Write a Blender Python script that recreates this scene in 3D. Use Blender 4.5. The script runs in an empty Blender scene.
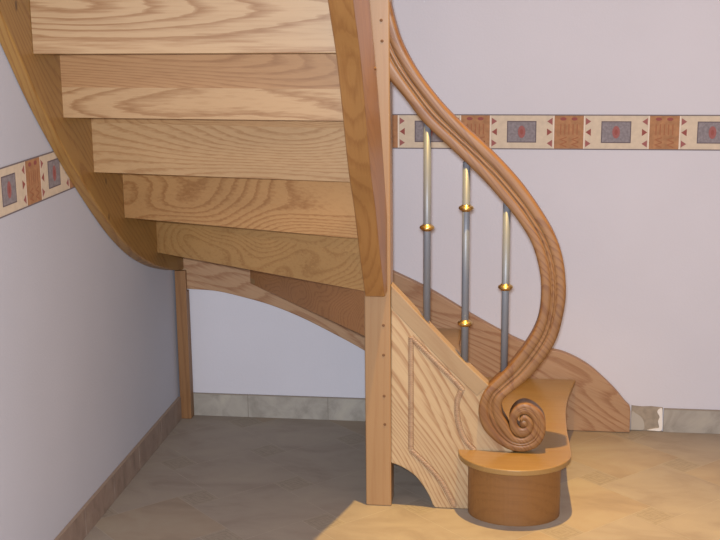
import bpy, bmesh, math, random
from mathutils import Vector, Matrix
random.seed(7)
SC = bpy.context.scene
COL = SC.collection

# ------------------------------------------------------------------ camera
def make_camera():
    f, pitch, yaw, roll = 1199.3, 0.2192, 0.1330, -0.0097
    fw = Vector((-math.sin(yaw)*math.cos(pitch), math.cos(yaw)*math.cos(pitch), -math.sin(pitch)))
    rt = Vector((math.cos(yaw), math.sin(yaw), 0)); up = rt.cross(fw)
    c, s = math.cos(roll), math.sin(roll)
    r2 = c*rt + s*up; u2 = -s*rt + c*up
    M = Matrix((r2, u2, -fw)).transposed().to_4x4()
    M.translation = Vector((1.149, -3.8758, 1.4001))
    cd = bpy.data.cameras.new('camera'); cd.sensor_width = 36; cd.lens = f*36/720
    cd.clip_start = 0.05
    o = bpy.data.objects.new('camera', cd); COL.objects.link(o); o.matrix_world = M
    SC.camera = o
make_camera()

# ------------------------------------------------------------------ light
SC.view_settings.view_transform = 'Standard'
SC.view_settings.look = 'None'
SC.view_settings.gamma = 1
SC.view_settings.use_curve_mapping = False
SC.view_settings.exposure = 0.0
w = bpy.data.worlds.new('world'); SC.world = w; w.use_nodes = True
w.node_tree.nodes['Background'].inputs[0].default_value = (1.0, 0.64, 0.42, 1)
w.node_tree.nodes['Background'].inputs[1].default_value = 0.60
def light(name, kind, loc, target, energy, color, **kw):
    l = bpy.data.lights.new(name, kind); l.energy = energy; l.color = color
    for k, v in kw.items(): setattr(l, k, v)
    o = bpy.data.objects.new(name, l); COL.objects.link(o); o.location = loc
    o.rotation_euler = (Vector(target)-Vector(loc)).to_track_quat('-Z', 'Y').to_euler()
    return o
light('ceiling_spot', 'SPOT', (1.185, -1.06, 3.0), (1.185, -1.06, 0), 540, (1.0, 0.625, 0.16),
      spot_size=math.radians(48), spot_blend=1.0, shadow_soft_size=0.02)
light('camera_flash', 'AREA', (1.142, -3.90, 1.445), (0.75, 0, 0.75), 98, (0.86, 0.915, 0.975), shape='DISK', size=0.07)

RAIL = [(0.7667, 1.2529, 0.7993, 1.4419, -0.7), (0.7903, 1.2216, 0.8237, 1.3427, -0.7), (0.814, 1.1929, 0.8459, 1.2836, -0.7), (0.8457, 1.1563, 0.8853, 1.215, -0.7), (0.8961, 1.0907, 0.9434, 1.1407, -0.7), (0.9519, 1.0381, 0.999, 1.0845, -0.7), (1.0052, 0.9879, 1.0547, 1.0347, -0.7), (1.0586, 0.9363, 1.108, 0.9821, -0.7), (1.1097, 0.8792, 1.1589, 0.9253, -0.7), (1.1502, 0.8299, 1.2061, 0.8606, -0.7022), (1.1871, 0.7701, 1.2485, 0.7901, -0.7044), (1.2084, 0.7027, 1.2726, 0.7203, -0.7066), (1.2158, 0.6429, 1.2812, 0.6443, -0.7088), (1.2137, 0.5824, 1.2774, 0.5867, -0.711), (1.2014, 0.5352, 1.2619, 0.5144, -0.7132), (1.1743, 0.4845, 1.2352, 0.4609, -0.7154), (1.1309, 0.4244, 1.1921, 0.4021, -0.7176), (1.0855, 0.3765, 1.1483, 0.3614, -0.7198), (1.0655, 0.3507, 1.1216, 0.3368, -0.722), (1.0536, 0.3143, 1.1151, 0.3136, -0.722), (1.054, 0.2824, 1.1196, 0.2892, -0.722), (1.0682, 0.2451, 1.1323, 0.2665, -0.722), (1.1006, 0.2113, 1.1422, 0.245, -0.722), (1.1388, 0.1894, 1.1534, 0.2295, -0.722), (1.1762, 0.1851, 1.1727, 0.2244, -0.722), (1.2114, 0.1982, 1.1889, 0.2323, -0.722), (1.2312, 0.2253, 1.1995, 0.2458, -0.722), (1.2366, 0.2603, 1.2032, 0.2648, -0.722), (1.2278, 0.2917, 1.1974, 0.2819, -0.722), (1.2045, 0.3153, 1.1863, 0.2931, -0.722), (1.178, 0.3244, 1.174, 0.294, -0.722), (1.1546, 0.315, 1.1633, 0.2864, -0.722), (1.1387, 0.2899, 1.1581, 0.2747, -0.722), (1.1378, 0.2623, 1.1596, 0.2631, -0.722), (1.1478, 0.238, 1.1666, 0.2547, -0.722), (1.1699, 0.2272, 1.1762, 0.2536, -0.722), (1.1929, 0.2354, 1.1856, 0.2598, -0.722), (1.2033, 0.259, 1.184, 0.2698, -0.722), (1.196, 0.2819, 1.1785, 0.2754, -0.722), (1.1768, 0.2927, 1.1731, 0.2738, -0.722), (1.1648, 0.2807, 1.1718, 0.2694, -0.722)]
STR_TOP= [(0.8099, 0.6473), (0.8591, 0.595), (0.9141, 0.5356), (0.9664, 0.4801), (1.0162, 0.4287), (1.0688, 0.3787)]
STR_END= [(1.0799, 0.3675), (1.0829, 0.3417), (1.0836, 0.2982), (1.1009, 0.2405), (1.1263, 0.2034), (1.1488, 0.1778)]
STR_LOW= [(0.8078, 0.1308), (0.8277, 0.1242), (0.8503, 0.1131), (0.8758, 0.0947), (0.8985, 0.0656), (0.9156, 0.0362), (0.9284, 0.0035)]
MOULD_A= [(0.8646, 0.5015), (0.8646, 0.45), (0.8646, 0.3923), (0.8646, 0.3196), (0.8645, 0.2462), (0.8645, 0.1721)]
MOULD_B= [(0.8646, 0.5015), (0.9033, 0.4626), (0.9448, 0.4208), (0.9864, 0.3789), (1.0114, 0.3508)]
MOULD_C= [(1.0031, 0.3505), (0.9937, 0.3241), (0.9926, 0.2891), (1.0013, 0.2426), (1.0183, 0.205), (1.0436, 0.1779)]
MOULD_D= [(0.8645, 0.1721), (0.8871, 0.1521), (0.9181, 0.1206), (0.9493, 0.083), (0.9721, 0.0418), (0.9892, 0.0064)]
WS_TOP= [(0.7379, 0.5347), (0.867, 0.4731), (1.0325, 0.3749), (1.1646, 0.3067), (1.2467, 0.2816), (1.2957, 0.2728), (1.3449, 0.2537), (1.3944, 0.2243), (1.4409, 0.1846), (1.4811, 0.1446), (1.5116, 0.1076), (1.5284, 0.0909)]
WS_LOW= [(0.0458, 0.4585), (0.1394, 0.4536), (0.2252, 0.4364), (0.3277, 0.4093), (0.4295, 0.37), (0.5376, 0.3171), (0.6422, 0.2607)]

# ------------------------------------------------------------------ materials
def s2l(c):
    c = c/255.0
    return c/12.92 if c <= 0.04045 else ((c+0.055)/1.055)**2.4
def rgb(*c): return tuple(s2l(v) for v in c)+(1,)
def newmat(name, rough=0.6):
    m = bpy.data.materials.new(name); m.use_nodes = True
    nt = m.node_tree; b = nt.nodes['Principled BSDF']; b.inputs['Roughness'].default_value = rough
    return m, nt, b
def N(nt, t, **kw):
    n = nt.nodes.new(t)
    for k, v in kw.items(): setattr(n, k, v)
    return n
def plain(name, col, rough=0.6, metal=0.0, noise=0.0, nscale=30, bump=0.0):
    m, nt, b = newmat(name, rough); b.inputs['Metallic'].default_value = metal
    b.inputs['Base Color'].default_value = rgb(*col)
    if noise or bump:
        tc = N(nt, 'ShaderNodeTexCoord'); nz = N(nt, 'ShaderNodeTexNoise')
        nz.inputs['Scale'].default_value = nscale; nz.inputs['Detail'].default_value = 4
        nt.links.new(tc.outputs['Object'], nz.inputs['Vector'])
        if noise:
            r = N(nt, 'ShaderNodeValToRGB'); e = r.color_ramp.elements
            e[0].position = .3; e[1].position = .7
            e[0].color = rgb(*[v*(1-noise) for v in col]); e[1].color = rgb(*[min(255, v*(1+noise)) for v in col])
            nt.links.new(nz.outputs['Fac'], r.inputs['Fac']); nt.links.new(r.outputs['Color'], b.inputs['Base Color'])
        if bump:
            bp = N(nt, 'ShaderNodeBump'); bp.inputs['Strength'].default_value = bump; bp.inputs['Distance'].default_value = .002
            nt.links.new(nz.outputs['Fac'], bp.inputs['Height']); nt.links.new(bp.outputs['Normal'], b.inputs['Normal'])
    return m
def wood(name, light_c, dark_c, rot=(0, 0, 0), seed=0.0, rings=10.0, along=0.6, across=5.0, wave=1.0, rough=0.45,
         line=0.75, fibre=0.35, coat=0.0, knots=False, k=(.53, .48, .43), lin=26.0):
    """flat sawn ash: growth rings are the contours of a stretched noise field (grain runs along local X after rot)"""
    light_c, dark_c = [tuple(v*f for v, f in zip(rgb(*c), k))+(1,) for c in (light_c, dark_c)]
    m, nt, b = newmat(name, rough)
    L = nt.links.new
    tc = N(nt, 'ShaderNodeTexCoord')
    mr = N(nt, 'ShaderNodeMapping'); mr.inputs['Rotation'].default_value = rot
    L(tc.outputs['Object'], mr.inputs['Vector'])
    ms = N(nt, 'ShaderNodeMapping'); ms.inputs['Scale'].default_value = (along, across, across)
    ms.inputs['Location'].default_value = (seed*3.17, seed*1.31, seed*2.03)
    L(mr.outputs['Vector'], ms.inputs['Vector'])
    n1 = N(nt, 'ShaderNodeTexNoise'); n1.inputs['Scale'].default_value = wave
    n1.inputs['Detail'].default_value = 1.0; n1.inputs['Roughness'].default_value = .3
    L(ms.outputs['Vector'], n1.inputs['Vector'])
    mul = N(nt, 'ShaderNodeMath', operation='MULTIPLY'); mul.inputs[1].default_value = rings*2.4
    L(n1.outputs['Fac'], mul.inputs[0])
    # small jitter along the fibres so that the lines are ragged
    mf = N(nt, 'ShaderNodeMapping'); mf.inputs['Scale'].default_value = (9, 170, 170)
    mf.inputs['Location'].default_value = (seed, seed*2, seed)
    L(mr.outputs['Vector'], mf.inputs['Vector'])
    n2 = N(nt, 'ShaderNodeTexNoise'); n2.inputs['Scale'].default_value = 1.0; n2.inputs['Detail'].default_value = 3
    L(mf.outputs['Vector'], n2.inputs['Vector'])
    sx = N(nt, 'ShaderNodeSeparateXYZ'); L(mr.outputs['Vector'], sx.inputs[0])
    sy = N(nt, 'ShaderNodeMath', operation='ADD'); L(sx.outputs['Y'], sy.inputs[0]); L(sx.outputs['Z'], sy.inputs[1])
    sl = N(nt, 'ShaderNodeMath', operation='MULTIPLY_ADD'); sl.inputs[1].default_value = lin
    L(sy.outputs[0], sl.inputs[0]); L(mul.outputs[0], sl.inputs[2])
    jm = N(nt, 'ShaderNodeMath', operation='MULTIPLY_ADD'); jm.inputs[1].default_value = .55
    L(n2.outputs['Fac'], jm.inputs[0]); L(sl.outputs[0], jm.inputs[2])
    fr = N(nt, 'ShaderNodeMath', operation='FRACT'); L(jm.outputs[0], fr.inputs[0])
    ramp = N(nt, 'ShaderNodeValToRGB'); e = ramp.color_ramp.elements
    e[0].position = 0; e[0].color = (0, 0, 0, 1)
    e[1].position = 1; e[1].color = (.35, .35, .35, 1)
    a = e.new(.50); a.color = (.10, .10, .10, 1)
    a = e.new(.80); a.color = (.80, .80, .80, 1)
    a = e.new(.90); a.color = (1, 1, 1, 1)
    L(fr.outputs[0], ramp.inputs['Fac'])
    km = N(nt, 'ShaderNodeMath', operation='MULTIPLY'); km.inputs[1].default_value = line
    L(ramp.outputs['Color'], km.inputs[0])
    # fibres
    mr2 = N(nt, 'ShaderNodeMapRange'); mr2.inputs['From Min'].default_value = .35; mr2.inputs['From Max'].default_value = .7
    mr2.inputs['To Min'].default_value = -fibre*.5; mr2.inputs['To Max'].default_value = fibre*.5
    L(n2.outputs['Fac'], mr2.inputs['Value'])
    ad = N(nt, 'ShaderNodeMath', operation='ADD', use_clamp=True)
    L(km.outputs[0], ad.inputs[0]); L(mr2.outputs[0], ad.inputs[1])
    mix = N(nt, 'ShaderNodeMix', data_type='RGBA')
    mix.inputs[6].default_value = light_c; mix.inputs[7].default_value = dark_c
    L(ad.outputs[0], mix.inputs[0])
    out = mix.outputs[2]
    # slow patches of tone
    n3 = N(nt, 'ShaderNodeTexNoise'); n3.inputs['Scale'].default_value = 1.3; n3.inputs['Detail'].default_value = 2
    L(ms.outputs['Vector'], n3.inputs['Vector'])
    mr3 = N(nt, 'ShaderNodeMapRange'); mr3.inputs['From Min'].default_value = .3; mr3.inputs['From Max'].default_value = .7
    mr3.inputs['To Min'].default_value = .88; mr3.inputs['To Max'].default_value = 1.08
    L(n3.outputs['Fac'], mr3.inputs['Value'])
    hs = N(nt, 'ShaderNodeHueSaturation'); L(mr3.outputs[0], hs.inputs['Value']); L(out, hs.inputs['Color'])
    out = hs.outputs['Color']
    for kp, kr in (knots or ()):
        ds = N(nt, 'ShaderNodeMapping'); ds.inputs['Scale'].default_value = (1, 1.5, .75)
        ds.inputs['Location'].default_value = (-kp[0], -kp[1]*1.5, -kp[2]*.75)
        L(tc.outputs['Object'], ds.inputs['Vector'])
        ln = N(nt, 'ShaderNodeVectorMath', operation='LENGTH'); L(ds.outputs['Vector'], ln.inputs[0])
        rk = N(nt, 'ShaderNodeMapRange'); rk.inputs['From Min'].default_value = kr*.5; rk.inputs['From Max'].default_value = kr
        rk.inputs['To Min'].default_value = .75; rk.inputs['To Max'].default_value = 0
        L(ln.outputs['Value'], rk.inputs['Value'])
        mk2 = N(nt, 'ShaderNodeMix', data_type='RGBA'); mk2.inputs[7].default_value = rgb(64, 38, 24)
        L(rk.outputs[0], mk2.inputs[0]); L(out, mk2.inputs[6]); out = mk2.outputs[2]
    L(out, b.inputs['Base Color'])
    bp = N(nt, 'ShaderNodeBump'); bp.inputs['Strength'].default_value = .12; bp.inputs['Distance'].default_value = .001
    L(n2.outputs['Fac'], bp.inputs['Height']); L(bp.outputs['Normal'], b.inputs['Normal'])
    b.inputs['Coat Weight'].default_value = coat; b.inputs['Coat Roughness'].default_value = .25
    return m

def wall_mat(name, col):
    m, nt, b = newmat(name, .85); L = nt.links.new
    tc = N(nt, 'ShaderNodeTexCoord')
    n = N(nt, 'ShaderNodeTexNoise'); n.inputs['Scale'].default_value = 2.2; n.inputs['Detail'].default_value = 3
    L(tc.outputs['Object'], n.inputs['Vector'])
    r = N(nt, 'ShaderNodeValToRGB'); e = r.color_ramp.elements
    e[0].position = .3; e[1].position = .7
    e[0].color = rgb(*[v*.985 for v in col]); e[1].color = rgb(*[v*1.01 for v in col])
    L(n.outputs['Fac'], r.inputs['Fac']); L(r.outputs['Color'], b.inputs['Base Color'])
    n2 = N(nt, 'ShaderNodeTexNoise'); n2.inputs['Scale'].default_value = 140; n2.inputs['Detail'].default_value = 5
    L(tc.outputs['Object'], n2.inputs['Vector'])
    bp = N(nt, 'ShaderNodeBump'); bp.inputs['Strength'].default_value = .25; bp.inputs['Distance'].default_value = .002
    L(n2.outputs['Fac'], bp.inputs['Height']); L(bp.outputs['Normal'], b.inputs['Normal'])
    return m
def stone_mat(name, cols, scale=6, rough=.5):
    m, nt, b = newmat(name, rough); L = nt.links.new
    tc = N(nt, 'ShaderNodeTexCoord')
    mp = N(nt, 'ShaderNodeMapping'); mp.inputs['Rotation'].default_value = (0, 0, .5); mp.inputs['Scale'].default_value = (1, 1.9, 1)
    L(tc.outputs['Object'], mp.inputs['Vector'])
    n = N(nt, 'ShaderNodeTexNoise'); n.inputs['Scale'].default_value = scale; n.inputs['Detail'].default_value = 6
    n.inputs['Roughness'].default_value = .6; n.inputs['Distortion'].default_value = .6
    L(mp.outputs['Vector'], n.inputs['Vector'])
    r = N(nt, 'ShaderNodeValToRGB'); e = r.color_ramp.elements
    e[0].position = .28; e[0].color = rgb(*cols[0]); e[1].position = .75; e[1].color = rgb(*cols[-1])
    if len(cols) > 2:
        a = e.new(.5); a.color = rgb(*cols[1])
    L(n.outputs['Fac'], r.inputs['Fac']); L(r.outputs['Color'], b.inputs['Base Color'])
    bp = N(nt, 'ShaderNodeBump'); bp.inputs['Strength'].default_value = .15; bp.inputs['Distance'].default_value = .002
    L(n.outputs['Fac'], bp.inputs['Height']); L(bp.outputs['Normal'], b.inputs['Normal'])
    return m

# ------------------------------------------------------------------ geometry helpers
def obj(name, bm, mats, parent=None, bevel=0.0, smooth=False, kind=None, label=None, segs=2):
    bmesh.ops.recalc_face_normals(bm, faces=bm.faces[:])
    me = bpy.data.meshes.new(name); bm.to_mesh(me); bm.free()
    if not isinstance(mats, (list, tuple)): mats = [mats]
    for m in mats: me.materials.append(m)
    if smooth:
        for p in me.polygons: p.use_smooth = True
    o = bpy.data.objects.new(name, me); COL.objects.link(o)
    if parent: o.parent = parent
    if bevel:
        md = o.modifiers.new('bevel', 'BEVEL'); md.width = bevel; md.segments = segs; md.limit_method = 'ANGLE'
        md.angle_limit = math.radians(40)
    if kind: o['kind'] = kind
    if label: o['label'] = label
    return o
def spline(P, n=8):
    """catmull rom through points"""
    P = [Vector(p) for p in P]; out = []
    for i in range(len(P)-1):
        a = P[i-1] if i else P[0]*2-P[1]; b, c = P[i], P[i+1]
        d = P[i+2] if i+2 < len(P) else P[-1]*2-P[-2]
        for k in range(n):
            t = k/n
            out.append(.5*((2*b)+(c-a)*t+(2*a-5*b+4*c-d)*t*t+(3*b-a-3*c+d)*t**3))
    out.append(P[-1]); return out
def prism(bm, pts, axis, a, b, mat=0):
    """polygon pts extruded along axis (0 x: pts (y,z); 1 y: (x,z); 2 z: (x,y)) from a to b"""
    def put(p, v):
        p = list(p); p.insert(axis, v); return bm.verts.new(p)
    A = [put(p, a) for p in pts]; B = [put(p, b) for p in pts]; n = len(pts); F = []
    F.append(bm.faces.new(A)); F.append(bm.faces.new(B[::-1]))
    for i in range(n): F.append(bm.faces.new((A[i], B[i], B[(i+1) % n], A[(i+1) % n])))
    for f in F: f.material_index = mat
    return F
def box(bm, x0, x1, y0, y1, z0, z1, mat=0): return prism(bm, [(x0, y0), (x1, y0), (x1, y1), (x0, y1)], 2, z0, z1, mat)
def lathe(bm, prof, c, seg=32, axis='z', mat=0):
    """prof: (radius, height) pairs"""
    rings = []
    for r, h in prof:
        ring = []
        for k in range(seg):
            a = 2*math.pi*k/seg
            if axis == 'z': v = (c[0]+r*math.cos(a), c[1]+r*math.sin(a), c[2]+h)
            else: v = (c[0]+r*math.cos(a), c[1]-h, c[2]+r*math.sin(a))
            ring.append(bm.verts.new(v))
        rings.append(ring)
    for i in range(len(rings)-1):
        for k in range(seg):
            f = bm.faces.new((rings[i][k], rings[i][(k+1) % seg], rings[i+1][(k+1) % seg], rings[i+1][k])); f.material_index = mat
    bm.faces.new(rings[0][::-1]); bm.faces.new(rings[-1])

# ------------------------------------------------------------------ the setting
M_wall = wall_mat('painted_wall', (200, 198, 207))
bm = bmesh.new(); box(bm, -.12, 3.2, 0, .12, -.02, 2.75)
obj('wall_back', bm, M_wall, kind='structure')
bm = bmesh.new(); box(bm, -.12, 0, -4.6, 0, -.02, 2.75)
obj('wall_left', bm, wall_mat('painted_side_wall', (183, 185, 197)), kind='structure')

# floor: hopscotch tiles, large squares turned 45 degrees with small ornamental squares between them
M_t1 = stone_mat('floor_tile', [(136, 123, 113), (149, 138, 127), (157, 146, 133)], 5, .62)
M_t2 = stone_mat('floor_tile_warm', [(138, 123, 109), (152, 137, 121), (160, 149, 132)], 4, .62)
M_gr = plain('grout', (166, 155, 142), .9, noise=.05)
M_in = stone_mat('inset_tile', [(136, 124, 113), (148, 137, 124), (154, 143, 129)], 50, .62)
M_il = plain('inset_line', (132, 120, 108), .6)
Lt, St = .276, .088
ua = math.radians(45); U = Vector((math.cos(ua), math.sin(ua))); V = Vector((-math.sin(ua), math.cos(ua)))
A = U*Lt - V*St; B = U*St + V*Lt
O = Vector((.502, -.574))
def clip(poly, x0, x1, y0, y1):
    for ax, lim, sg in ((0, x0, 1), (0, x1, -1), (1, y0, 1), (1, y1, -1)):
        out = []
        for i in range(len(poly)):
            p, q = poly[i], poly[(i+1) % len(poly)]
            ip, iq = (p[ax]-lim)*sg >= 0, (q[ax]-lim)*sg >= 0
            if ip: out.append(p)
            if ip != iq:
                t = (lim-p[ax])/(q[ax]-p[ax]); out.append((p[0]+(q[0]-p[0])*t, p[1]+(q[1]-p[1])*t))
        poly = out
        if len(poly) < 3: return None
    return poly
bm = bmesh.new()
box(bm, 0, 3.2, -4.6, 0, -.03, -.0004, 2)
def tile(c, u0, u1, v0, v1, z, mi, g=.0009):
    P = [c+U*u+V*v for u, v in ((u0+g, v0+g), (u1-g, v0+g), (u1-g, v1-g), (u0+g, v1-g))]
    P = clip([(p.x, p.y) for p in P], 0, 3.2, -4.6, 0)
    if P:
        f = bm.faces.new([bm.verts.new((x, y, z)) for x, y in P]); f.material_index = mi
h = St/2
for i in range(-14, 18):
    for j in range(-16, 14):
        c = O + A*i + B*j
        if not (-.5 < c.x < 3.7 and -5.1 < c.y < .5): continue
        tile(c, -h, h, -h, h, 0, 3)
        for k, (q, t_) in enumerate(((.033, .0016), (.020, .0014), (.009, .0012))):
            for a0, a1, b0, b1 in ((-q, q, -q, -q+t_), (-q, q, q-t_, q), (-q, -q+t_, -q, q), (q-t_, q, -q, q)):
                tile(c, a0, a1, b0, b1, .0002, 4, 0)
        tile(c, h, h+Lt, -h, -h+Lt, 0, random.choice((0, 0, 1)))
o = obj('floor', bm, [M_t1, M_t2, M_gr, M_in, M_il], kind='structure')

# skirting tiles, one strip per wall
M_sk = stone_mat('skirting_tile', [(132, 126, 118), (158, 152, 144), (172, 165, 154)], 12, .5)
M_sj = plain('skirting_joint', (128, 120, 112), .9)
M_st = plain('skirting_top_edge', (146, 136, 124), .7)
M_skl = stone_mat('skirting_tile_brown', [(118, 102, 92), (140, 122, 112), (152, 136, 124)], 12, .5)
M_stl = plain('skirting_top_brown', (150, 130, 114), .8)
def skirting(name, walls):
    bm = bmesh.new()
    for axis, a, b in walls:
        if axis == 'x':
            box(bm, a+.0012, b-.0012, -.010, -.0005, 0.0005, .078, 0)
            box(bm, a+.0012, b-.0012, -.010, -.0005, .0782, .0806, 2)
            box(bm, b-.0012, b+.0012, -.009, -.0005, 0.0005, .080, 1)
        else:
            box(bm, .0005, .010, a+.0012, b-.0012, 0.0005, .078, 0)
            box(bm, .0005, .010, a+.0012, b-.0012, .0782, .0806, 2)
            box(bm, .0005, .009, b-.0012, b+.0012, 0.0005, .080, 1)
    obj(name, bm, [M_sk, M_sj, M_st] if walls[0][0] == 'x' else [M_skl, M_sj, M_stl], kind='structure')
xs = [.001, .236, .516, .796, .93]
skirting('baseboard_back', [('x', xs[i], xs[i+1]) for i in range(len(xs)-1)] +
         [('x', 1.640+.28*i, min(3.2, 1.640+.28*(i+1))) for i in range(6)])
ys = [-.05-.235*i for i in range(20)]
skirting('baseboard_left', [('y', ys[i+1], ys[i]) for i in range(19) if ys[i+1] > -4.6])

# bare patch where the skirting tile is missing: mortar with two blobs of pale filler
bm = bmesh.new()
def blob(pts, y0, y1, mat):
    P = [p for p in spline([Vector(p) for p in pts]+[Vector(pts[0])], 5)][:-1]
    prism(bm, [(p.x, p.y) for p in P], 1, y0, y1, mat)
prism(bm, [(1.535, .001), (1.637, .001), (1.638, .083), (1.6, .086), (1.57, .084), (1.536, .087)], 1, -.004, -.0005, 0)
blob([(1.536, .004), (1.575, .004), (1.580, .020), (1.572, .045), (1.552, .060), (1.537, .064)], -.0065, -.0038, 1)
blob([(1.590, .004), (1.612, .010), (1.628, .014), (1.624, .035), (1.628, .052), (1.620, .070), (1.634, .082), (1.637, .05), (1.637, .006), (1.61, .003)], -.008, -.0038, 2)
obj('baseboard_patch', bm, [plain('mortar', (150, 138, 124), .95, noise=.06, nscale=60, bump=.5), plain('cement_smear', (172, 164, 154), .95, bump=.4),
                  plain('white_filler', (226, 220, 214), .9)], kind='structure')

# wallpaper border: one strip per wall, pattern pieces lie on it
Bm = [plain('border_beige', (200, 184, 164), .85, noise=.03, nscale=60), plain('border_edge', (112, 102, 106), .85),
      plain('border_terracotta', (162, 118, 84), .85, noise=.08, nscale=60), plain('border_blue_grey', (130, 123, 128), .85, noise=.09, nscale=120),
      plain('border_dark_frame', (98, 86, 92), .85), plain('border_red', (150, 92, 90), .85), plain('border_dark_red', (142, 78, 72), .85),
      plain('border_pale_line', (220, 206, 192), .85), plain('border_ochre', (152, 98, 68), .85)]
def border(name, to3, s0, s1, panels, squares, pw, z0=.936, z1=1.048):
    bm = bmesh.new(); H = z1-z0
    def poly(pts, d, mat):
        pts = clip(pts, s0, s1, -9, 9)
        if pts:
            f = bm.faces.new([bm.verts.new(to3(s, z, d)) for s, z in pts]); f.material_index = mat
    def rect(a, b, c, e, d, mat): poly([(a, c), (b, c), (b, e), (a, e)], d, mat)
    rect(s0, s1, z0, z1, .0006, 0)
    rect(s0, s1, z1-.0035, z1, .0016, 1); rect(s0, s1, z0, z0+.0035, .0016, 1)
    k = pw/.092
    for p in panels:
        rect(p, p+pw, z0, z1, .0010, 2)
        rect(p-.0035*k, p, z0+.003, z1-.003, .0010, 7); rect(p+pw, p+pw+.0035*k, z0+.003, z1-.003, .0010, 7)
        for t in (.30, .68):                                # two dark ovals
            c = p+pw*t
            poly([(c+.010*k*math.cos(a*math.pi/5), z1-.014+.0055*math.sin(a*math.pi/5)) for a in range(10)], .0014, 6)
        for t in (.22, .36, .50, .64, .78):                 # upright strokes
            rect(p+pw*t-.0018, p+pw*t+.0018, z0+.048, z1-.030, .0014, 8)
        for t in (.30, .70):                                # chevrons
            c = p+pw*t
            for zz in (z0+.014, z0+.030):
                poly([(c+.012*k, zz+.012), (c-.012*k, zz+.003), (c+.012*k, zz-.007), (c+.012*k, zz-.003), (c-.004*k, zz+.003), (c+.012*k, zz+.008)], .0014, 8)
        for n_, zc in enumerate((z1-.022, z0+H*.5, z0+.020)):    # triangles either side
            r_ = .0115
            for side in (1, -1):
                c = p+pw+.0145*k if side > 0 else p-.0145*k
                d_ = side*(1 if n_ != 1 else -1)*.0085*k
                poly([(c-d_, zc-r_), (c+d_, zc), (c-d_, zc+r_)], .0010, 5 if n_ != 1 else 6)
    for a, b in squares:
        c = (a+b)/2; u0, u1 = z0+.022, z1-.021
        rect(a, b, u0, u1, .0010, 4); rect(a+.003, b-.003, u0+.003, u1-.003, .0013, 3)
        zc = (u0+u1)/2
        poly([(c+.012*k*math.cos(t*math.pi/8), zc+.020*math.sin(t*math.pi/8)) for t in range(16)], .0016, 5)
        poly([(c+.005*k*math.cos(t*math.pi/8), zc+.009*math.sin(t*math.pi/8)) for t in range(16)], .0019, 6)
    obj(name, bm, Bm, kind='structure')
pan = [.963+.2965*i for i in range(-4, 8)]
border('trim_1', lambda s, z, d: (s, -d, z), 0, 3.2, pan, [(p+.147, p+.240) for p in pan], .092)
pan2 = [-1.203+.272*i for i in range(-12, 5)]
border('trim_2', lambda s, z, d: (d, s, z), -4.6, 0, pan2, [(p+.135, p+.213) for p in pan2], .087)

# ------------------------------------------------------------------ the staircase
H2 = math.pi/2
stair = bpy.data.objects.new('staircase', None); COL.objects.link(stair); stair.location = (0, 0, 0)
stair['label'] = 'pale ash winding staircase with a scrolled handrail and closed risers seen from below'
stair['category'] = 'staircase'

T = [0, .180, .345, .508, .670, .833, .995, 1.157, 1.318, 1.480, 1.643]      # tread heights
# riser lines (outer point, inner point), seen face towards the camera or the floor end
RL = {2: ((.935, -.032), (.985, -.666)), 3: ((.70, -.032), (.785, -.636)), 4: ((.262, -.032), (.738, -.655)),
      5: ((.035, -.318), (.745, -.770)), 6: ((.035, -.615), (.745, -.872)), 7: ((.035, -.838), (.745, -.970)),
      8: ((.035, -1.030), (.745, -1.092)), 9: ((.035, -1.193), (.745, -1.203)), 10: ((.035, -1.350), (.745, -1.335))}
TH = .022
ASH, ASHD = (226, 198, 160), (186, 148, 108)
riser_mats = {
 2: (wood('ash_riser_a', (216, 178, 132), (186, 140, 98), seed=1),)*2,
 3: (wood('ash_riser_b', (216, 178, 132), (186, 140, 98), seed=2),)*2,
 4: (wood('ash_riser_c', (196, 150, 108), (160, 114, 78), seed=3.3, rings=14, along=1.6, across=5, wave=1.2, line=.6, k=(.68, .58, .46)),)*2,
 5: (wood('ash_riser_d', (204, 166, 116), (176, 134, 88), seed=4.1, rings=12, line=.7, fibre=.45, k=(.62, .56, .47)), wood('ash_riser_d2', (206, 168, 118), (178, 138, 92), seed=4.7, rings=9, line=.6, fibre=.5, k=(.62, .56, .47))),
 6: (wood('ash_riser_e', (214, 172, 122), (182, 136, 90), seed=5.2, rings=13, along=.6, line=.95, k=(.57, .51, .44)),)*2,
 7: (wood('ash_riser_f', (222, 188, 144), (188, 146, 102), seed=6.15, rings=11, line=.75), wood('ash_riser_f2', (212, 174, 128), (178, 136, 94), seed=6.8, rings=18, across=8, line=.7)),
 8: (wood('ash_riser_g', (224, 190, 148), (182, 140, 98), seed=7.4, rings=13, line=.9), wood('ash_riser_g2', (206, 164, 120), (172, 128, 88), seed=7.9, rings=14, line=.7)),
 9: (wood('ash_riser_h', (218, 188, 150), (178, 138, 98), seed=8.35, rings=13, along=.75, across=5, line=1.0, lin=9),)*2,
 10: (wood('ash_riser_i', ASH, ASHD, seed=9.1),)*2}
SPLIT = {5: .745, 7: 1.100, 8: 1.205}          # glue line between the two boards of a riser
def off(p, q, d):
    """shift line p-q by d to its far side (+Y)"""
    v = Vector((q[0]-p[0], q[1]-p[1])).normalized(); n = Vector((-v.y, v.x))
    return (p[0]+n.x*d, p[1]+n.y*d), (q[0]+n.x*d, q[1]+n.y*d)
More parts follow.
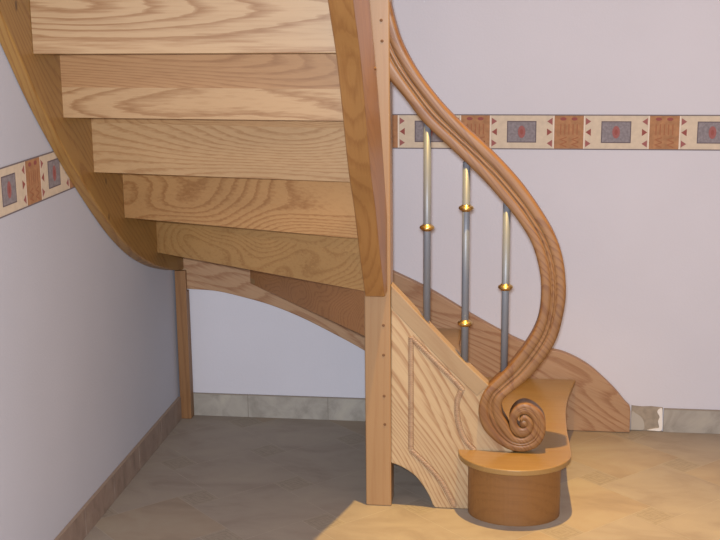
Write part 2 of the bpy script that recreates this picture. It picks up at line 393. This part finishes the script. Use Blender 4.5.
for k, (p, q) in RL.items():
    z0 = T[k-1]-.026 if k > 3 else T[k-1]+.0005
    z1 = T[k]-.0285
    p2, q2 = off(p, q, .018)
    if k <= 4: p2 = (p2[0], p[1])              # ends against the wall string
    if 5 <= k: p2 = (p[0], p2[1]); q2 = (q[0], q2[1])
    bm = bmesh.new(); P = [p, q, q2, p2]
    if k in SPLIT:
        prism(bm, P, 2, z0, SPLIT[k], 0); prism(bm, P, 2, SPLIT[k], z1, 1)
        o = obj('riser', bm, list(riser_mats[k]), stair)
    else:
        prism(bm, P, 2, z0, z1, 0); o = obj('riser', bm, riser_mats[k][0], stair, bevel=.0015)

M_tread = wood('ash_tread', (230, 186, 118), (212, 160, 92), seed=11, rings=6, line=.4, fibre=.25, coat=.25, rough=.38, k=(.36, .36, .46))
M_t1w = wood('ash_first_tread', (232, 180, 104), (218, 156, 80), rot=(0, 0, 0), seed=12, rings=5, line=.35, fibre=.25, coat=.3, rough=.36, k=(.33, .35, .42))
def tread(k, pts, mat=M_tread, bevel=.006):
    bm = bmesh.new(); prism(bm, pts, 2, T[k]-(.017 if k == 1 else .028), T[k]); return obj('tread', bm, mat, stair, bevel=bevel, segs=3)
# first tread with its half round end in front of the outer string
arc = [(1.153+.156*math.cos(a), -.706+.140*math.sin(a)) for a in [math.pi+math.pi*i/28 for i in range(29)]]
edge = [(p.x, p.y) for p in spline([(1.309, -.706), (1.307, -.610), (1.304, -.513), (1.307, -.336), (1.322, -.190), (1.349, -.033)], 6)]
T1TH = .020
tread(1, arc+edge[1:]+[(.93, -.033), (.985, -.665), (1.165, -.665), (1.165, -.7065)], M_t1w, .003)
tread(2, [(.973, -.033), (.972, -.20), (.990, -.39), (1.005, -.665), (.81, -.665), (.81, -.637), (.745, -.637), (.66, -.033)][::-1], M_tread)
tread(3, [(.725, -.033), (.765, -.635), (.738, -.635), (.262, -.033)][::-1])
def mid(k, d=0): return off(*RL[k], d) if d else RL[k]
p4, q4 = off(*RL[4], .04); 
tread(4, [(.30, -.033), (.735, -.605), (.735, -.76), RL[5][1][:1]+(-.745,), (.036, -.295), (.036, -.033)][::-1] if False else [(.31, -.033), (.734, -.60), (.734, -.742), (.036, -.297), (.036, -.033)])
for k in range(5, 10):
    (a, b), (c, d) = RL[k], RL[k+1]
    f = .045
    tread(k, [(.036, a[1]+f), (.744, b[1]+f), (.744, d[1]+.0185), (.036, c[1]+.0185)])

# curved first riser with the half round drum
M_drum = wood('ash_drum', (196, 140, 82), (176, 120, 68), rot=(0, 0, 0), seed=14, rings=6, along=1, across=6, line=.45, fibre=.5, k=(.39, .38, .37))
bm = bmesh.new()
outer = [(1.153+.128*math.cos(a), -.706+.098*math.sin(a)) for a in [math.pi+math.pi*i/32 for i in range(33)]]
re = [(p.x-.028, p.y) for p in spline([(1.309, -.706), (1.307, -.610), (1.304, -.513), (1.307, -.336), (1.322, -.190), (1.347, -.033)], 6)]
path = outer+re[1:]
inner = [(x-.016, y) for x, y in re[1:]][::-1]+[(1.262, -.7065), (1.045, -.7065)]
prism(bm, [outer[0]]+path[1:]+inner, 2, .0005, T[1]-.0175)
obj('starting_riser', bm, M_drum, stair, bevel=0, label='half round brown riser under the bottom tread')

# wall string along the back wall
M_ws = wood('ash_wall_string', (212, 172, 130), (176, 126, 86), rot=(0, math.radians(-24), 0), seed=21, rings=9, along=.9, across=5, lin=42, line=.8, fibre=.4, k=(.57, .54, .55))
top = [(p.x, p.y) for p in spline(WS_TOP, 5)]
low = [(p.x, p.y) for p in spline(WS_LOW+[(.76, .185), (.86, .09), (.925, .001)], 5)]
bm = bmesh.new()
prism(bm, [(.012, .4600), (.012, .60), (.30, .74), (.55, .63)]+top+[(1.531, .075), (1.531, .001)]+low[::-1], 1, -.032, -.0015)
obj('wall_string', bm, M_ws, stair, bevel=.003)

# string on the left wall
M_ls = wood('ash_side_string', (204, 158, 102), (168, 116, 68), rot=(math.radians(48), 0, H2), seed=23, rings=9, along=.9, across=4.5, line=.7, fibre=.35, knots=[((.035, -.7514, .9326), .010), ((.035, -.7435, .8317), .010), ((.035, -1.269, 1.402), .012)], k=(.47, .45, .33))
lowY = [(-1.66, 1.72), (-1.48, 1.525), (-1.292, 1.315), (-1.175, 1.185), (-1.042, 1.058), (-.892, .930), (-.722, .800), (-.60, .722), (-.48, .660), (-.34, .605), (-.188, .560), (-.08, .535), (-.0335, .527)]
lc = [(p.x, p.y) for p in spline(lowY, 6)]
bm = bmesh.new()
prism(bm, lc+[(-.0335, .90), (-.30, 1.02), (-.62, 1.22), (-.95, 1.50), (-1.25, 1.82), (-1.45, 2.05), (-1.66, 2.05)], 0, .0015, .035)
obj('side_string', bm, M_ls, stair, bevel=.004)

# corner post in the corner
M_cp = wood('ash_corner_post', (176, 134, 92), (140, 98, 62), rot=(0, H2, 0), seed=25, rings=5, line=.5, fibre=.4)
bm = bmesh.new(); box(bm, .006, .044, -.050, -.0335, .0005, .5255)
box(bm, .012, .044, -.0335, -.0105, .0005, .452)
obj('corner_post', bm, M_cp, stair, bevel=.002)

# newel post with pegs
M_np = wood('ash_newel', (228, 178, 122), (208, 152, 98), rot=(0, H2, 0), seed=27, rings=4, line=.35, fibre=.25, coat=.2, k=(.42, .43, .46))
bm = bmesh.new(); box(bm, .736, .8085, -.706, -.636, .0005, 2.2)
newel = obj('newel_post', bm, M_np, stair, bevel=.003)
M_peg = plain('peg_wood', (104, 70, 42), .7)
for x, z in ((.7885, .5329), (.7885, .4477), (.7895, .3287), (.791, .2452), (.787, 1.355), (.789, 1.302)):
    bm = bmesh.new(); lathe(bm, [(.0042, 0), (.0042, .0036), (.003, .0042)], (x, -.703, z), 12, 'y')
    obj('peg', bm, M_peg, newel)

# outer string of the upper flight, lower edge curving down to the newel
M_us = wood('ash_upper_string', (222, 168, 108), (190, 132, 78), rot=(math.radians(57), 0, H2), seed=29, rings=9, along=1.1, across=6, line=.6, fibre=.3, coat=.2, k=(.37, .33, .26))
lo = [(-1.66, 1.80), (-1.48, 1.60), (-1.335, 1.407), (-1.225, 1.284), (-1.150, 1.165), (-1.062, 1.015), (-.965, .90), (-.885, .782), (-.80, .670), (-.768, .629)]
lo = [(p.x, p.y) for p in spline(lo, 6)]
hi = [(-1.66, 2.15), (-1.48, 2.02), (-1.30, 1.78), (-1.16, 1.56), (-1.065, 1.406), (-.957, 1.265), (-.86, 1.12), (-.78, .98), (-.7065, .84)]
hi = [(p.x, p.y) for p in spline(hi, 5)]
bm = bmesh.new(); prism(bm, lo+[(-.7065, .6285)]+hi[::-1], 0, .746, .800)
us = obj('upper_string', bm, M_us, stair, bevel=.003)
bm = bmesh.new()
lathe(bm, [(.0042, 0), (.0042, .006), (.003, .0075)], (0, 0, 0), 12, 'z')
bmesh.ops.rotate(bm, verts=bm.verts[:], cent=(0, 0, 0), matrix=Matrix.Rotation(H2, 3, 'Y')); bmesh.ops.translate(bm, verts=bm.verts[:], vec=(.796, -.965, 1.245))
obj('peg', bm, M_peg, us)

# carved outer string of the lower flight
M_os = wood('ash_panel', (232, 196, 150), (190, 142, 98), rot=(0, math.radians(-54), 0), seed=31.6, rings=7, along=1.5, across=5, line=.9, fibre=.4, lin=62, k=(.53, .56, .60))
bm = bmesh.new()
st = [(max(.8095, p.x-.003), p.y-.004) for p in spline(STR_TOP+STR_END[:1], 4)]
en = [(p.x, p.y) for p in spline(STR_END, 4)][1:]
sl = [(p.x, p.y) for p in spline(STR_LOW, 5)]
en = [p for p in en if p[1] > .19]
prism(bm, st+en+[(1.150, .1815), (1.150, .0008)]+[(.932, .0008)]+sl[::-1][1:], 1, -.706, -.666)
ostr = obj('outer_string', bm, M_os, stair, bevel=.005, segs=3, label='pale ash panel with a carved rope outline')
# rounded capping along the sloping top edge
M_cap = wood('ash_capping', (232, 194, 146), (206, 160, 114), rot=(0, math.radians(-44), 0), seed=33, rings=4, line=.4, fibre=.25, coat=.2, k=(.36, .37, .39))
cp = spline(STR_TOP+STR_END[:1], 4); n = len(cp); lo2 = []
for i, p in enumerate(cp):
    t = (cp[min(i+1, n-1)]-cp[max(i-1, 0)]).normalized(); nn = Vector((t.y, -t.x))
    if nn.y > 0: nn = -nn
    wd = .045
    lo2.append((max(.8095, (p+nn*wd).x), (p+nn*wd).y))
bm = bmesh.new(); prism(bm, [(max(.8095, p.x), p.y+.0012) for p in cp]+lo2[::-1], 1, -.7066, -.6655)
obj('capping', bm, M_cap, ostr, bevel=.004)
M_rope = wood('rope_carving', (222, 180, 140), (190, 140, 104), seed=35, line=.5, k=(.47, .49, .52))
M_lip = plain('groove_shade', (120, 84, 62), .7)  # groove shade painted as a dark brown on raised lips
def resample(P, step):
    out = [P[0]]; acc = 0
    for a, b in zip(P, P[1:]):
        d = (b-a).length; t = step-acc
        while t <= d: out.append(a+(b-a)*(t/d)); t += step
        acc = (acc+d) % step
    return out
def rope(pts):
    P = resample(spline(pts, 10), .0016); n = len(P); bm = bmesh.new(); S = 14; rings = []
    for i, p in enumerate(P):
        t = (P[min(i+1, n-1)]-P[max(i-1, 0)]).normalized(); nn = Vector((-t.y, t.x)); ring = []
        for k in range(S):
            a = 2*math.pi*k/S; r = 1+.30*math.cos(2*a+i*.0016/.0065*2*math.pi)
            u = math.cos(a)*.0050*r; d = math.sin(a)*.0014*r
            ring.append(bm.verts.new((p.x+nn.x*u, -.7062-d, p.y+nn.y*u)))
        rings.append(ring)
    for i in range(n-1):
        for k in range(S): bm.faces.new((rings[i][k], rings[i][(k+1) % S], rings[i+1][(k+1) % S], rings[i+1][k]))
    bm.faces.new(rings[0]); bm.faces.new(rings[-1][::-1])
    # thin raised lips either side, dark in place of shaded grooves
    for side in (-1, 1):
        rr = []
        for i, p in enumerate(P[::3]):
            j = i*3; t = (P[min(j+1, n-1)]-P[max(j-1, 0)]).normalized(); nn = Vector((-t.y, t.x))*side
            rr.append([bm.verts.new((p.x+nn.x*u, -.7061-d, p.y+nn.y*u)) for u, d in ((.0068, -.001), (.0068, .0008), (.0078, .0008), (.0078, -.001))])
        for i in range(len(rr)-1):
            for k in range(4):
                f = bm.faces.new((rr[i][k], rr[i][(k+1) % 4], rr[i+1][(k+1) % 4], rr[i+1][k])); f.material_index = 1
    obj('rope_moulding', bm, [M_rope, M_lip], ostr, smooth=True)
for m_ in (MOULD_A, MOULD_B, MOULD_C[:6], MOULD_D): rope(m_)

# handrail: swept from the newel, round the bulge and into the volute
M_rail = wood('ash_handrail', (206, 146, 84), (168, 106, 56), rot=(0, math.radians(-50), 0), seed=41, rings=10, along=1.2, across=9, line=.85, fibre=.5, coat=.05, rough=.5, k=(.33, .345, .385))
PROF = [(0, 0), (0, .62), (.02, .80), (.07, .95), (.15, 1.0), (.25, 1.0), (.34, .97), (.385, .84), (.41, .66), (.435, .80), (.47, .90), (.50, .93), (.53, .90),
        (.565, .80), (.59, .66), (.615, .84), (.66, .97), (.75, 1.0), (.85, 1.0), (.93, .95), (.98, .80), (1, .62), (1, 0)]
a_ = spline([(r[0], r[4], r[1]) for r in RAIL], 5); b_ = spline([(r[2], r[4], r[3]) for r in RAIL], 5)
bm = bmesh.new(); rings = []
DEP = .050
for i, (a, b) in enumerate(zip(a_, b_)):
    wd = (b-a).length; k = min(1, wd/.058); ring = []
    g = min(1, max(0, (wd-.022)/.030))
    for t, d in PROF:
        if 0 < t < 1: d = d*g+(1-.38*abs(2*t-1)**2.2)*(1-g)
        p = a.lerp(b, t); y = a.y
        ring.append(bm.verts.new((p.x, y+DEP if d == 0 else y+(1-d)*DEP*.21*(.6+.4*k), p.z)))
    rings.append(ring)
n = len(PROF)
for i in range(len(rings)-1):
    for k in range(n): bm.faces.new((rings[i][k], rings[i][(k+1) % n], rings[i+1][(k+1) % n], rings[i+1][k]))
bm.faces.new(rings[0]); bm.faces.new(rings[-1][::-1])
rail = obj('handrail', bm, M_rail, stair, smooth=True, label='orange ash handrail curling into a scroll')
bm = bmesh.new(); lathe(bm, [(.0120, -.03), (.0120, -.0045), (.0100, -.003), (.006, -.0012), (.0008, -.0008)], (1.1775, -.722, .2660), 24, 'y')
obj('scroll_eye', bm, M_rail, rail, smooth=True)

# steel balusters with brass collars
M_steel = plain('brushed_steel', (124, 130, 141), .45, .3)
M_steel.node_tree.nodes['Principled BSDF'].inputs['Specular IOR Level'].default_value = .3
M_brass = plain('polished_brass', (206, 174, 112), .3, 1.0)
YB = -.686
for x, z0, z1, cols in ((.9065, .545, 1.092, (.8049,)), (1.0115, .432, .984, (.8597, .5403)), (1.1200, .405, .876, (.6441,))):
    bm = bmesh.new(); lathe(bm, [(.0100, z0), (.0100, z1)], (x, YB, 0), 24)
    bl = obj('baluster', bm, M_steel, stair)
    for p in bl.data.polygons: p.use_smooth = len(p.vertices) == 4
    for zc in cols:
        bm = bmesh.new()
        lathe(bm, [(.0103, -.0095), (.0120, -.009), (.0125, -.0065), (.0160, -.0055), (.0195, -.003), (.0205, 0), (.0195, .003), (.0160, .0055), (.0125, .0065), (.0120, .009), (.0103, .0095)], (x, YB, zc), 28)
        obj('collar', bm, M_brass, bl, smooth=True, label='brass collar')
